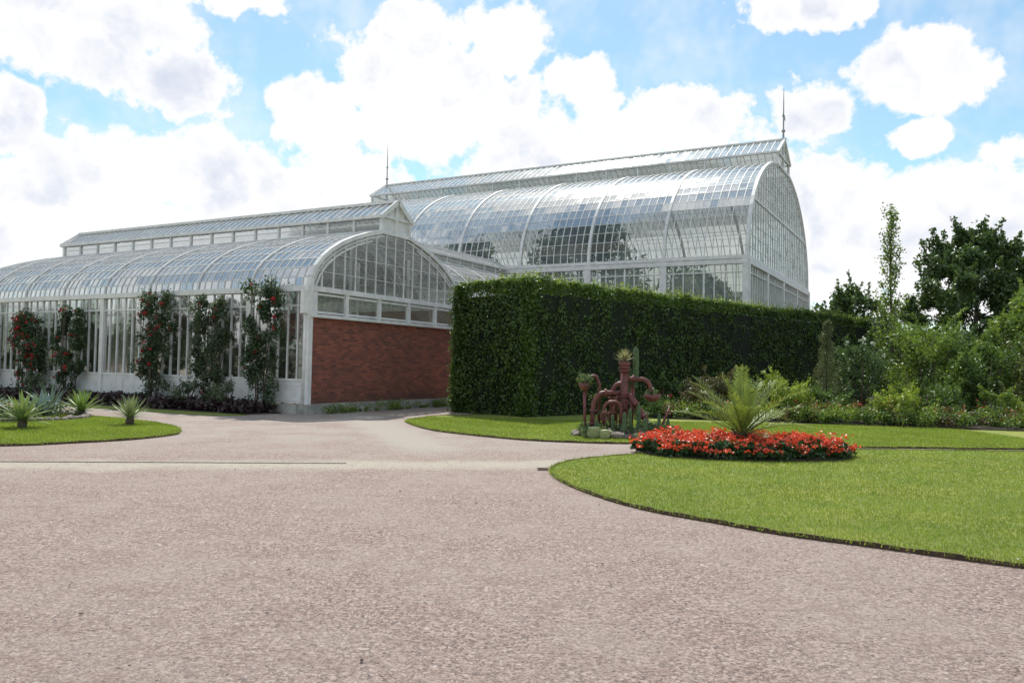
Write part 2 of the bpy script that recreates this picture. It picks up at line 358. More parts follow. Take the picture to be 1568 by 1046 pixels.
# ------------------------------------------------------------ glasshouses
RZ=R(61.0)
def glasshouse(name,loc,rz,W,L,ze,zt,hl,zle,zr,bay,nb,thm,hip,barw,ribw,glass,gables,gspace,transoms,parent=None,NP=12,purl=1,lantern_solid=False,kh=1.0):
    root=empty(name,loc,rz,parent)
    F=MB();G=MB()
    a=W/2-hl;b=zt-ze;ct=1-math.cos(thm)
    S=[(a*(1-math.cos(thm*i/NP))/ct, ze+b*math.sin(thm*i/NP)/math.sin(thm)) for i in range(NP+1)]
    def zarc(s):
        s=min(s,W-s)
        if s>=a: return zt
        th=math.acos(max(-1,1-s/a*ct)); return ze+b*math.sin(th)/math.sin(thm)
    nbars=round(L/bay)*nb; dt=L/nbars
    for sg in (0,1):
        X=(lambda s:s) if sg==0 else (lambda s:W-s)
        for i in range(NP):
            s0,z0=S[i];s1,z1=S[i+1]; e0=L-s0*kh if hip else L; e1=L-s1*kh if hip else L
            G.face([(X(s0),0,z0),(X(s0),e0,z0),(X(s1),e1,z1),(X(s1),0,z1)])
            if i>0 and i%purl==0: F.bar((X(s0),0,z0),(X(s0),e0,z0),(X(s1)-X(s0),0,z1-z0),.022,.03)
        for k in range(nbars+1):
            t=k*dt; rib=(k%nb==0)
            pts=[(X(s),t,z) for s,z in S if (not hip) or s*kh<=L-t+1e-6]
            if len(pts)>1: F.poly(pts,(0,1,0),ribw if rib else barw,.09 if rib else .045)
            if rib and len(pts)>1:
                F.poly([(x+(.12 if sg==0 else -.12),y,z-.12) for x,y,z in pts],(0,1,0),ribw*.7,.05)
    if hip:
        for i in range(NP):
            s0,z0=S[i];s1,z1=S[i+1]
            G.face([(s0,L-s0*kh,z0),(W-s0,L-s0*kh,z0),(W-s1,L-s1*kh,z1),(s1,L-s1*kh,z1)])
            if i>0: F.bar((s0,L-s0*kh,z0),(W-s0,L-s0*kh,z0),(0,0,1),.022,.03)
        F.poly([(s,L-s*kh,z) for s,z in S],(1,1,0),ribw,.1); F.poly([(W-s,L-s*kh,z) for s,z in S],(1,-1,0),ribw,.1)
        k=int(W/dt)
        for j in range(1,k):
            x=W*j/k; m=min(x,W-x); F.poly([(x,L-s*kh,z) for s,z in S if s<=m],(1,0,0),barw,.045)
    x0,x1,xm=W/2-hl,W/2+hl,W/2; tl=L-a*kh if hip else L; ov=.14
    for x,sx in ((x0,-1),(x1,1)):
        G.face([(x,0,zt),(x,tl,zt),(x,tl,zle),(x,0,zle)])
        F.bar((x,0,zt),(x,tl,zt),(0,0,1),.12,.12); F.bar((x+sx*.05,-.05,zle-.03),(x+sx*.05,tl+.05,zle-.03),(0,0,1),.09,.2)
        m=max(2,round(tl/(bay/2)))
        for k in range(m+1):
            t=tl*k/m; F.bar((x,t,zt+.07),(x,t,zle-.08),(0,1,0),.09,.1)
        F.bar((x,0,(zt+zle)/2),(x,tl,(zt+zle)/2),(0,0,1),.03,.04)
        sl=(zr-zle)/hl
        e0=(x+sx*ov,zle+.04-ov*sl)
        G.face([(e0[0],-.12,e0[1]),(e0[0],tl+.12,e0[1]),(xm,tl+.12,zr+.04),(xm,-.12,zr+.04)])
        m=round(tl/dt)
        for k in range(m+1):
            t=tl*k/m; F.bar((e0[0],t,e0[1]),(xm,t,zr+.04),(0,1,0),barw,.05)
        F.bar((e0[0],-.12,e0[1]),(e0[0],tl+.12,e0[1]),(0,0,1),.07,.05)
        for t in (-.1,tl+.1): F.bar((e0[0],t,e0[1]),(xm,t,zr+.05),(0,1,0),.06,.16)
    F.bar((xm,-.16,zr+.07),(xm,tl+.16,zr+.07),(0,0,1),.1,.14)
    for t,o in ((0,-1),(tl,1)):
        F.bar((x0,t,zt),(x1,t,zt),(0,0,1),.12,.13); F.bar((x0,t,zle),(x1,t,zle),(0,0,1),.1,.12)
        for x in (x0,x1,xm): F.bar((x,t,zt+.06),(x,t,(zle if x!=xm else zr)),(1,0,0),.12,.125)
        for x,sx in ((x0,-1),(x1,1)):
            F.bar((x,t,zle),(xm,t,zr-.02),(0,1,0),.11,.1)
            F.bar(((x+xm)/2,t,zle+.02),((x+xm)/2,t,zle+(zr-zle)*.5),(1,0,0),.07,.08)
        if lantern_solid:
            F.face([(x0+.02,t+.01,zle),(x1-.02,t+.01,zle),(xm,t+.01,zr)])
            F.face([(x0,t+.012,zt),(x1,t+.012,zt),(x1,t+.012,zle),(x0,t+.012,zle)])
        else:
            G.face([(x0+.02,t+.01,zle),(x1-.02,t+.01,zle),(xm,t+.01,zr)])
            G.face([(x0,t+.012,zt),(x1,t+.012,zt),(x1,t+.012,zle),(x0,t+.012,zle)])
    for t in gables:
        m=round(W/gspace); arc=[(s,t,z) for s,z in S]
        F.poly(arc,(0,1,0),.16,.13); F.poly([(W-x,y,z) for x,y,z in arc],(0,1,0),.16,.13)
        F.poly([(s+.22,t,z-.2) for s,z in S if s<a-.2],(0,1,0),.07,.05); F.poly([(W-s-.22,t,z-.2) for s,z in S if s<a-.2],(0,1,0),.07,.05)
        xs=[W*j/m for j in range(m+1)]
        for j in range(m):
            xa,xb=xs[j],xs[j+1]; q=4 if (j in (0,m-1)) else 2
            for u in range(q):
                p=xa+(xb-xa)*u/q; r=xa+(xb-xa)*(u+1)/q
                G.face([(p,t,ze),(r,t,ze),(r,t,zarc(r)),(p,t,zarc(p))])
            if j>0: F.bar((xa,t,ze),(xa,t,zarc(xa)),(1,0,0),barw*1.25,.07)
        for z in transoms:
            ss=[s for s in np.linspace(0,W/2,200) if zarc(s)>=z]
            if ss: F.bar((ss[0],t,z),(W-ss[0],t,z),(0,0,1),.09,.1)
        z=ze+.55
        while z<zt-.1:
            ss=[s for s in np.linspace(0,W/2,200) if zarc(s)>=z]
            if ss: F.bar((ss[0],t,z),(W-ss[0],t,z),(0,0,1),.018,.03)
            z+=.6
        F.bar((-.05,t,ze-.02),(W+.05,t,ze-.02),(0,0,1),.16,.2)
    for x in (-.04,W+.04): F.bar((x,-.08,ze-.03),(x,L+.08,ze-.03),(0,0,1),.17,.22)
    if hip: F.bar((0,L+.04,ze-.03),(W,L+.04,ze-.03),(0,0,1),.17,.2)
    F.build('frame',[M_white],root); G.build('roof_glass',[glass],root)
    return root
def wallrun(F,G,p0,p1,z0,z1,bay,nb,base,trans,postw,mulw,depth=.12):
    p0=Vector((*p0,0));p1=Vector((*p1,0)); d=p1-p0; Lw=d.length; d.normalize()
    nbay=max(1,round(Lw/bay)); bw=Lw/nbay
    for k in range(nbay+1):
        p=p0+d*bw*k; F.bar((p.x,p.y,z0),(p.x,p.y,z1),d,postw,depth+.05)
        if k<nbay:
            for j in range(1,nb):
                q=p0+d*(bw*k+bw*j/nb); F.bar((q.x,q.y,z0+base),(q.x,q.y,z1),d,mulw*(1.7 if j*2==nb else 1),depth*.6)
            if base>0:
                for j in range(2):
                    u0=bw*k+postw/2+.03+(bw-postw)/2*j; u1=u0+(bw-postw)/2-.06
                    a=p0+d*u0;b_=p0+d*u1
                    for zz in (z0+.14,z0+base-.13): F.bar((a.x,a.y,zz),(b_.x,b_.y,zz),(0,0,1),.09,depth*.5)
                    for w_ in (a,b_): F.bar((w_.x,w_.y,z0+.19),(w_.x,w_.y,z0+base-.18),d,.08,depth*.49)
    if base>0:
        F.bar((p0.x,p0.y,z0+base/2),(p1.x,p1.y,z0+base/2),(0,0,1),base-.06,depth*.3)
        F.bar((p0.x,p0.y,z0+base),(p1.x,p1.y,z0+base),(0,0,1),.07,depth*.9)
    for z in trans: F.bar((p0.x,p0.y,z),(p1.x,p1.y,z),(0,0,1),.05,depth*.7)
    G.face([(p0.x,p0.y,z0+base),(p1.x,p1.y,z0+base),(p1.x,p1.y,z1),(p0.x,p0.y,z1)])

W,Lw,ZE=8.45,20.1,3.9
wing=glasshouse('glasshouse_wing',(-6.25,24.4,0),RZ,W,Lw,ZE,6.15,.78,6.72,7.28,2.51,8,R(58),True,.026,.07,M_groof,[0],.52,[],NP=8,lantern_solid=True,kh=.55)
F=MB();G=MB()
wallrun(F,G,(0,.0),(0,Lw),.3,ZE-.1,2.51,6,.75,[3.35],.2,.038)
wallrun(F,G,(0,Lw),(W,Lw),.3,ZE-.1,2.51,6,.75,[3.35],.2,.038)
F.build('wall_frame',[M_white],wing); G.build('wall_glass',[M_gclear],wing)
F=MB();G=MB()
F.bar((0,0,3.04),(W,0,3.04),(0,0,1),.1,.34)
for j in range(6):
    x=.0+W*j/5; F.bar((x,.0,3.09),(x,.0,ZE-.1),(1,0,0),.14 if 0<j<5 else .6,.14)
for j in range(5):
    xa=W*j/5; F.bar((xa+.1,0,3.16),(xa+W/5-.1,0,3.16),(0,0,1),.06,.08); F.bar((xa+.1,0,ZE-.18),(xa+W/5-.1,0,ZE-.18),(0,0,1),.06,.08)
G.face([(0,.02,3.09),(W,.02,3.09),(W,.02,ZE-.1),(0,.02,ZE-.1)])
F.build('gable_window_frame',[M_white],wing); G.build('gable_window_glass',[M_gband],wing)
B=MB(); B.box((.02,.0,.32),(W-.02,.28,2.99)); B.box((W-.28,.281,.32),(W,Lw-.1,ZE-.12)); B.build('brick_wall',[M_brick],wing)
B=MB(); B.box((-.04,-.04,-.02),(W+.04,.3,.32)); B.box((-.12,.3,-.02),(.12,Lw,.3)); B.box((0,Lw-.15,-.02),(W,Lw+.12,.3)); B.box((W-.3,.3,-.02),(W+.04,Lw-.2,.32)); B.build('footing',[M_concrete],wing)
B=MB()
B.tube([(-.1,.06,.3),(-.1,.06,ZE-.15)],.045,8); B.build('downpipe',[M_white],wing,True)
conn=glasshouse('connector',(W-.05,8.9,0),R(-90),7.0,11.9,3.9,6.6,.8,7.0,7.4,2.4,8,R(58),False,.026,.075,M_groof,[],.5,[],parent=wing,NP=8)
F=MB();G=MB()
wallrun(F,G,(0,0),(0,11.9),.3,3.8,2.4,6,.75,[3.35],.2,.045); wallrun(F,G,(7,0),(7,11.9),.3,3.8,2.4,6,.75,[3.35],.2,.045)
F.build('wall_frame',[M_white],conn); G.build('wall_glass',[M_gclear],conn)

WH,LH,ZH=18.0,28.84,7.1
hall=glasshouse('palm_hall_glasshouse',(11.17,38.0,0),RZ,WH,LH,ZH,13.25,1.7,13.95,15.0,4.12,10,R(79),False,.036,.15,M_ghall,[0,LH],.62,[10.15],NP=16)
F=MB();G=MB()
for p,q in (((0,0),(0,LH)),((WH,0),(WH,LH)),((0,0),(WH,0)),((0,LH),(WH,LH))):
    wallrun(F,G,p,q,.4,ZH-.12,4.12,8,1.0,[6.35,4.6,3.0],.34,.05,.2)
    F.bar((*p,6.85),(*q,6.85),(0,0,1),.22,.3)
F.build('wall_frame',[M_white],hall); G.build('wall_glass',[M_gband],hall)
B=MB(); B.box((-.15,-.15,0),(WH+.15,LH+.15,.38)); B.build('footing',[M_concrete],hall)
F=MB()
for t in (0.0,LH):
    F.tube([(WH/2,t,14.9),(WH/2,t,15.7),(WH/2,t,17.2),(WH/2,t,18.1)],[.07,.045,.03,.01],8)
    F.tube([(WH/2,t,15.5),(WH/2,t,15.6)],[.11,.11],8)
    F.tube([(WH/2,t,16.4),(WH/2,t,16.46)],[.08,.08],8)
F.bar((WH/2-.05,0,16.5),(WH/2+.5,0,16.35),(0,0,1),.2,.02); F.bar((WH/2-.25,0,16.45),(WH/2-.05,0,16.5),(0,0,1),.1,.02)
F.build('spires',[M_metal],hall)

M_int=leaf_mat('indoor_leaves',(.02,.045,.015),(.06,.12,.035),.25)
def clump(c,r,n,size,zs=1.0,surf=.5,**kw):
    u=rand_unit(n); rr=rng.random(n)**surf
    P=np.array(c)+u*rr[:,None]*np.array([r,r,r*zs]); return leafV(P,size,u,.35,**kw)
VV=[]
for i in range(90):
    t=random.uniform(1,19); s=random.choice((random.uniform(1.5,3),random.uniform(5,7)))
    VV.append(clump((s,t,random.uniform(.5,2.6)),random.uniform(.4,.9),160,.28))
quads_obj('indoor_plants',np.concatenate(VV),[M_int],parent=wing)
B=MB()
for k in range(8):
    for s in (2.6,W-2.6): B.tube([(s,.6+2.4*k,0),(s,.6+2.4*k,5.5)],.05,8)
B.build('indoor_columns',[M_white],wing,True)
VV=[]
for s,t,z,r in [(5,9.5,8.8,1.7),(6,11.5,9.8,1.8),(4.5,12.5,8.2,1.5),(5,19,9,1.7),(9,14,9,2.4),(10,22,9,2.2),(7,25,8,2),(5,4,6,1.2),(10,6,7,1.8),(12,11,8,2),(4,15,6,1.5),(3,2.5,5.5,1.1),(2.5,1.5,4.6,1.0),(3,7,5.5,1.2),(7,11,10.5,1.6)]:
    VV.append(clump((s,t,z),r,500,.6,.9,aspect=.25))
for i in range(50):
    VV.append(clump((random.uniform(2,16),random.uniform(1,27),random.uniform(.8,5)),random.uniform(.8,1.6),170,.5,aspect=.35))
quads_obj('indoor_palms',np.concatenate(VV),[M_int],parent=hall)
TB=MB()
for s,t,z in [(5,9.5,8.8),(6,11.5,9.8),(5,19,9),(9,14,9),(10,22,9),(10,6,7)]: TB.tube([(s,t,.3),(s+.2,t,z*.5),(s,t,z)],[.2,.16,.12])
TB.build('indoor_trunks',[M_bark],hall,True)

# ------------------------------------------------------------ hedge
M_hedge=leaf_mat('hedge_leaves',(.016,.040,.007),(.10,.17,.022),.34,1.6,.05)
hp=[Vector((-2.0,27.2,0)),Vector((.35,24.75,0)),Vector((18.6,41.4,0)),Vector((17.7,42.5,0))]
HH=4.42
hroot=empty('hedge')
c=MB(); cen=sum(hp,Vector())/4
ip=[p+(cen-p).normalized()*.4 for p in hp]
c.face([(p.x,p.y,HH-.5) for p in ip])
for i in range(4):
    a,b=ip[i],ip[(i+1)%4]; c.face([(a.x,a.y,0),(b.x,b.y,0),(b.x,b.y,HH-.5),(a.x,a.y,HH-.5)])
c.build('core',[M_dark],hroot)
HV=[]
def hnoise(P): return vnoise(P,.55,3)*.18+vnoise(P,2.2,9)*.16
for i in range(4):
    a,b=hp[i],hp[(i+1)%4]; d=b-a; ln=d.length; nrm=Vector((d.y,-d.x,0)).normalized()
    dens=850 if i in (0,1) else 250
    n=int(ln*HH*dens*.55)
    t=rng.random(n); z=rng.random(n)*HH
    base=np.array(a)+np.outer(t,np.array(d)); base[:,2]=z
    off=-np.abs(rng.normal(0,.10,n))+.04
    nn=hnoise(base)
    base+=np.outer(off+nn*.9,np.array(nrm))
    k=rng.random(n)<.04; base[k]+=np.outer(rng.random(k.sum())*.18,np.array(nrm))
    sh=np.clip((z-(HH-.35))/.35,0,1)**2*.22; base-=np.outer(sh,np.array(nrm))
    HV.append(leafV(base,.085,np.tile(np.array(nrm)*1.0+[0,0,.35],(n,1)),.4,.65,.3))
for i,m in ((0,9000),(1,7000),(2,3000)):
    q=hp[i]+(cen-hp[i]).normalized()*.22
    P=np.stack([q.x+rng.normal(0,.13,m),q.y+rng.normal(0,.13,m),rng.random(m)*(HH-.1)],1); HV.append(leafV(P,.085,None,0,.65,.3))
hxy=[(p.x,p.y) for p in hp]
extra=[]
for _ in range(6):
    n=60000; Q=np.stack([rng.uniform(-2.3,18.8,n),rng.uniform(24.6,42.6,n),np.zeros(n)],1); extra.append(Q[in_poly(Q[:,0],Q[:,1],hxy)])
P=np.concatenate(extra)[:60000]
P[:,2]=HH-.06+hnoise(P)*.9-np.abs(rng.normal(0,.09,len(P)))
ns=3800; Sx=P[rng.choice(len(P),ns)].copy(); ht=.08+.30*rng.random(ns)**2
Tw=np.concatenate([Sx+np.stack([rng.normal(0,.02,ns),rng.normal(0,.02,ns),ht*f],1) for f in (.2,.45,.7,1.0)])
HV.append(leafV(P,.085,np.tile([0,0,1.],(len(P),1)),.35,.65))
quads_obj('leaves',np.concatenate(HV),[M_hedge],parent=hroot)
quads_obj('lit_top_shoots',leafV(Tw,.075,None,0,.6),[leaf_mat('lit_shoot_leaf',(.08,.14,.02),(.26,.34,.05),.45)],parent=hroot)  # protruding top twigs; the lit rim is put into their lighter leaf colour

# ------------------------------------------------------------ shrubs / trees
def shrub(name,x,y,r,h,c1,c2,n=9000,size=.09,lumps=26,tall=1,aspect=.5,fl=None,nf=0,fs=.06,cone=False,stem=True):
    root=empty(name,(x,y,0)); VV=[];per=n//lumps
    for i in range(lumps):
        a=random.random()*6.28
        z=h*(.12+.85*(i+.5)/lumps)
        prof=(1-(z/h))**.8+.06 if cone else math.sqrt(max(.04,1-((z/h-.35)/.68)**2))
        rad=r*prof*random.uniform(.35,1.0)
        if cone: rad=r*prof*random.uniform(.2,.6)
        cr=(r*random.uniform(.22,.42)) if not cone else r*.42*(prof+.25)
        VV.append(clump((math.cos(a)*rad,math.sin(a)*rad,min(z,h-cr*.6)),cr,int(per*.8),size,.85,.4,aspect=aspect))
        if not cone:
            m=int(per*.2); dr=Vector((math.cos(a),math.sin(a),.9+random.random())).normalized(); tt=rng.random(m)[:,None]
            P=np.array([math.cos(a)*rad,math.sin(a)*rad,z])+tt*np.array(dr)*cr*1.7+rng.normal(0,.04,(m,3)); VV.append(leafV(P,size,None,0,aspect))
    V=np.concatenate(VV); V[:,2]=np.maximum(V[:,2],.02)
    quads_obj('leaves',V,[leaf_mat(name+'_leaf',c1,c2)],parent=root)
    sb=MB()
    for i in range(7):
        a=i*.9; sb.tube([(0.05*math.cos(a),.05*math.sin(a),0),(r*.3*math.cos(a),r*.3*math.sin(a),h*.45),(r*.5*math.cos(a),r*.5*math.sin(a),h*.8)] if not cone else [(0,0,0),(0,0,h*.5),(0,0,h*.97)],[.03,.02,.006],5)
    sb.build('stems',[M_bark],root,True)
    if fl:
        cs=V.reshape(-1,4,3).mean(1); u=cs-np.array([0,0,h*.4]); u/=np.linalg.norm(u,axis=1,keepdims=True); out=np.linalg.norm(cs/np.array([r,r,h*.6]),axis=1)
        idx=np.argsort(-out)[:max(nf*4,50)]; idx=rng.choice(idx,min(nf,len(idx)),replace=False)
        P=cs[idx]+u[idx]*.05; P=np.repeat(P,6,0)+rng.normal(0,fs*.35,(len(idx)*6,3))
        quads_obj('flowers',leafV(P,fs,None,0,.9),[plain(name+'_flower',fl,.6,var=.25)],parent=root)
    return root
def tree(name,x,y,h,r,c1,c2,trunk=.18,zb=.25,n=22000,size=.13,nbr=16,cr=.9,narrow=False,seed=1,updir=.5):
    rs=random.Random(seed); root=empty(name,(x,y,0)); T=MB(); VV=[]
    top=h*.93; lean=rs.uniform(-.2,.2)
    tp=[(lean*math.sin(k/6*3),.1*math.sin(k),top*k/6) for k in range(7)]
    T.tube(tp,[trunk*(1-k/6.6) for k in range(7)],8)
    ends=[]
    for i in range(nbr):
        f=zb+(1-zb)*(i+.5)/nbr; z=h*f*.95
        a=i*2.4+rs.uniform(-.4,.4)
        prof=math.sin(math.pi*min(1,max(.08,(f-zb)/(1-zb)*.85+.14)))**.7
        ln=r*prof*rs.uniform(.6,1.25)
        s=Vector((0,0,z*.82)); e_=Vector((math.cos(a)*ln,math.sin(a)*ln,z+ln*updir*rs.uniform(-.2,.6)))
        m=(s+e_)/2+Vector((0,0,.15*ln)); T.tube([s,m,e_],[trunk*.35*(1-f*.6),trunk*.2*(1-f*.5),.012],5)
        ends+= [(e_,1.0),(m,.75)]
        for j in range(4):
            b=a+rs.uniform(-1,1); e2=m.lerp(e_,rs.random())+Vector((math.cos(b),math.sin(b),rs.uniform(-.2,.8)))*ln*.45
            T.tube([m,e2],[.02,.008],4); ends.append((e2,.6))
    ends.append((Vector(tp[-1]),.5))
    per=n//len(ends)
    for e_,k in ends:
        rr=cr*k*rs.uniform(.5,1.15)
        VV.append(clump(tuple(e_),rr,int(per*rs.uniform(.5,1.3)),size,.7,.5))
        m=int(per*.25); dr=np.array([rs.uniform(-.6,.6),rs.uniform(-.6,.6),1]); tt=rng.random(m)[:,None]
        VV.append(leafV(np.array(e_)+tt*dr*rr*1.5+rng.normal(0,.06,(m,3)),size,None,0,.5))
    T.build('trunk',[M_bark],root,True)
    quads_obj('crown',np.concatenate(VV),[leaf_mat(name+'_leaf',c1,c2)],parent=root)
    return root
def poplar(name,x,y,h,c1,c2,seed=4):
    # slender young tree: steep branches hugging the stem, airy leaf tufts
    rs=random.Random(seed); root=empty(name,(x,y,0)); T=MB(); VV=[]
    T.tube([(0,0,0),(.06,0,h*.35),(-.03,.03,h*.7),(.02,0,h)],[.075,.055,.03,.006],8)
    for i in range(54):
        f=.06+.9*i/54; z=h*f; a=i*2.4+rs.uniform(-.4,.4)
        w=(.62*(1-f)**.55+.10)*rs.uniform(.5,1.1)*(1.25 if f<.4 else 1); up=w*rs.uniform(1.6,2.6)
        e_=Vector((math.cos(a)*w,math.sin(a)*w,min(z+up,h))); T.tube([(0,0,z),((e_.x)*.6,e_.y*.6,z+(e_.z-z)*.4),e_],[.018*(1.2-f),.012,.004],4)
        m=int(95*(1.15-f*.5)*rs.uniform(.5,1.3)); tt=(.25+.75*rng.random(m))[:,None]
        P=np.array([0,0,z])+tt*(np.array(e_)-np.array([0,0,z]))+rng.normal(0,.085,(m,3)); VV.append(leafV(P,.10,None,0,.65))
    m=70; P=np.stack([rng.normal(0,.04,m),rng.normal(0,.04,m),h*(.93+.08*rng.random(m))],1); VV.append(leafV(P,.09,None,0,.6))
    T.build('trunk',[M_bark],root,True); quads_obj('crown',np.concatenate(VV),[leaf_mat(name+'_leaf',c1,c2,.42)],parent=root)
DG=((.026,.055,.014),(.09,.15,.036)); MG=((.045,.085,.017),(.135,.215,.038)); LG=((.08,.135,.02),(.22,.31,.05)); YG=((.14,.20,.02),(.32,.41,.05))
poplar('columnar_tree',14.75,31,8.15,(.07,.12,.02),(.19,.28,.04))
tree('deciduous_tree',22.4,38.5,9.0,2.7,*DG,n=62000,size=.17,nbr=26,cr=1.0,seed=5,zb=.15)
tree('deciduous_tree',27,40,8.0,2.8,*DG,n=30000,size=.17,nbr=16,cr=1.05,seed=8)
tree('deciduous_tree',19.8,29.5,4.7,2.1,*LG,n=22000,size=.13,nbr=13,cr=.75,seed=11,zb=.15)
tree('deciduous_tree',25.4,60,8.3,2.1,*DG,n=16000,size=.25,nbr=14,cr=1.1,seed=17,zb=.1)
shrub('conifer',10.75,27.2,.72,3.45,(.055,.07,.03),(.15,.17,.065),14000,.06,40,cone=True,aspect=.25)
shrub('flowering_shrub',12.1,27.6,.8,2.5,(.03,.06,.02),(.10,.16,.05),9000,.08,26,fl=(.6,.62,.5),nf=26,fs=.06)
shrub('light_green_shrub',14.5,27.6,1.45,3.3,*LG,16000,.10,34)
shrub('light_green_shrub',16.0,26.9,1.2,2.7,*MG,12000,.10,28)
shrub('green_shrub',17.3,26.2,1.3,2.2,(.06,.075,.03),(.17,.19,.06),11000,.09,26)
shrub('green_shrub',18.6,28.2,1.7,3.0,*MG,12000,.10,26)
shrub('green_shrub',13.0,29.8,1.4,2.6,*DG,9000,.10,24)
shrub('green_shrub',16.6,29.6,1.5,3.2,*DG,12000,.10,26)
shrub('yellow_green_shrub',8.9,25.9,1.0,1.35,*YG,9000,.08,22)
shrub('yellow_green_shrub',12.0,24.6,.95,.95,*YG,7000,.08,18)
shrub('yellow_green_shrub',16.3,24.0,.9,.9,*YG,6000,.08,18)
shrub('brown_leaf_shrub',6.5,26.4,.95,1.35,(.04,.045,.02),(.13,.11,.04),7000,.08,20)
shrub('green_shrub',5.2,27.2,.8,1.3,*DG,5000,.08,16)
shrub('green_shrub',7.7,27.0,.8,1.2,*MG,5000,.08,16)
shrub('green_shrub',10.2,26.0,.8,.95,*MG,5000,.08,16)
shrub('green_shrub',13.6,25.2,.9,1.2,*MG,6000,.08,18)
shrub('green_shrub',15.0,24.6,.7,1.1,*LG,5000,.08,16)
edge=catmull([(4.6,25.3,0),(6.5,25.0,0),(8.6,24.5,0),(10.4,23.9,0),(12.4,23.3,0),(14.7,22.8,0),(18,22.5,0),(24,22.5,0)],8,False)
bed=[(p.x,p.y) for p in edge]+[(30,30),(26,44),(18.8,41.2),(4.5,28.4)]
sheet('shrub_bed_soil',bed,.05,M_soil)
VV=[];mi=[];FVr=[];FVo=[]
for i in range(620):
    p=random.choice(edge[:-1]); dd=abs(random.gauss(0,.8)); q=(p.x+random.uniform(-.4,.4),p.y+.15+dd); hz=.16+random.random()*.16+min(dd,1.2)*.22
    v=clump((q[0],q[1],hz),random.uniform(.14,.3),70,.07,.9); VV.append(v); mi+= [random.choice((0,0,0,1,1,1,2,3))]*70
    if random.random()<.11:
        P=np.array([q[0],q[1],hz+.24])+rng.normal(0,.09,(9,3)); (FVr if random.random()<.5 else FVo).append(leafV(P,.05,None,0,.9))
V=np.concatenate(VV); V[:,2]=np.maximum(V[:,2],.05)
bp=empty('bedding_plants')
quads_obj('leaves',V,[leaf_mat('bedA',*MG),leaf_mat('bedB',*LG),leaf_mat('bedC',*YG),leaf_mat('bedD',(.06,.035,.02),(.13,.07,.035))],mi,parent=bp)
quads_obj('red_blooms',np.concatenate(FVr),[plain('bloom_red',(.45,.05,.03))],parent=bp)
quads_obj('pale_blooms',np.concatenate(FVo),[plain('bloom_pale',(.55,.3,.12))],parent=bp)
VV=[]
for i in range(230):
    az=R(random.choice((random.uniform(14,60),random.uniform(14,60),random.uniform(-85,-36)))); dd=random.uniform(62,105)
    h=(4.6+2.4*mnoise.noise(Vector((az*7,1,2)))+random.uniform(-.8,.8))*dd/66
    for z in (.25,.6,.88): VV.append(clump((math.sin(az)*dd,math.cos(az)*dd,h*z),random.uniform(2,3.1)*(1.15-z*.35),150,.62,.8,.5))
V=np.concatenate(VV); V[:,2]=np.maximum(V[:,2],0)
quads_obj('distant_trees',V,[leaf_mat('distant_leaf',(.03,.055,.025),(.08,.12,.05),.3,.3)])

# ------------------------------------------------------------ red flower bed and palm
cx,cy,rx,ry=4.38,15.05,2.05,1.15
fb=empty('red_flower_bed')
def bedr(a): return 1+.035*np.sin(3*a+1)+.025*np.sin(7*a)+.02*np.sin(13*a+2)
sheet('bed_soil',[(cx+rx*math.cos(a)*.98,cy+ry*math.sin(a)*.98) for a in np.linspace(0,6.283,48,endpoint=False)],.06,M_soil,parent=fb)
n=17000; a=rng.uniform(0,6.283,n); q=np.sqrt(rng.random(n))*bedr(a)
P=np.stack([cx+rx*q*np.cos(a),cy+ry*q*np.sin(a),.05+.27*rng.random(n)**.6*np.clip((1.05-q)*7,.55,1)],1)
P[:,2]*=1+.3*vnoise(P,3,5)
u=np.tile([0,0,1.],(n,1))
quads_obj('leaves',leafV(P,.07,u,.4,.7),[leaf_mat('begonia_leaf',(.012,.035,.012),(.05,.11,.03),.25,3)],parent=fb)
nh=680; a=rng.uniform(0,6.283,nh); q=rng.random(nh)**.48*bedr(a)
C=np.stack([cx+(rx+.03)*q*np.cos(a),cy+(ry+.03)*q*np.sin(a),.335-.12*(q>.93)],1); C[:,2]*=1+.3*vnoise(C,3,5)+.12*rng.normal(size=nh)
P=np.repeat(C,11,0)+rng.normal(0,1,(nh*11,3))*[.036,.036,.022]
quads_obj('blooms',leafV(P,.046,np.tile([0,-.3,1.],(len(P),1)),.5,.9),[leaf_mat('red_petal',(.60,.018,.010),(.88,.10,.03),.38,6)],parent=fb)
M_palm=leaf_mat('palm_leaf',(.10,.15,.025),(.27,.33,.07),.4,3,.08)
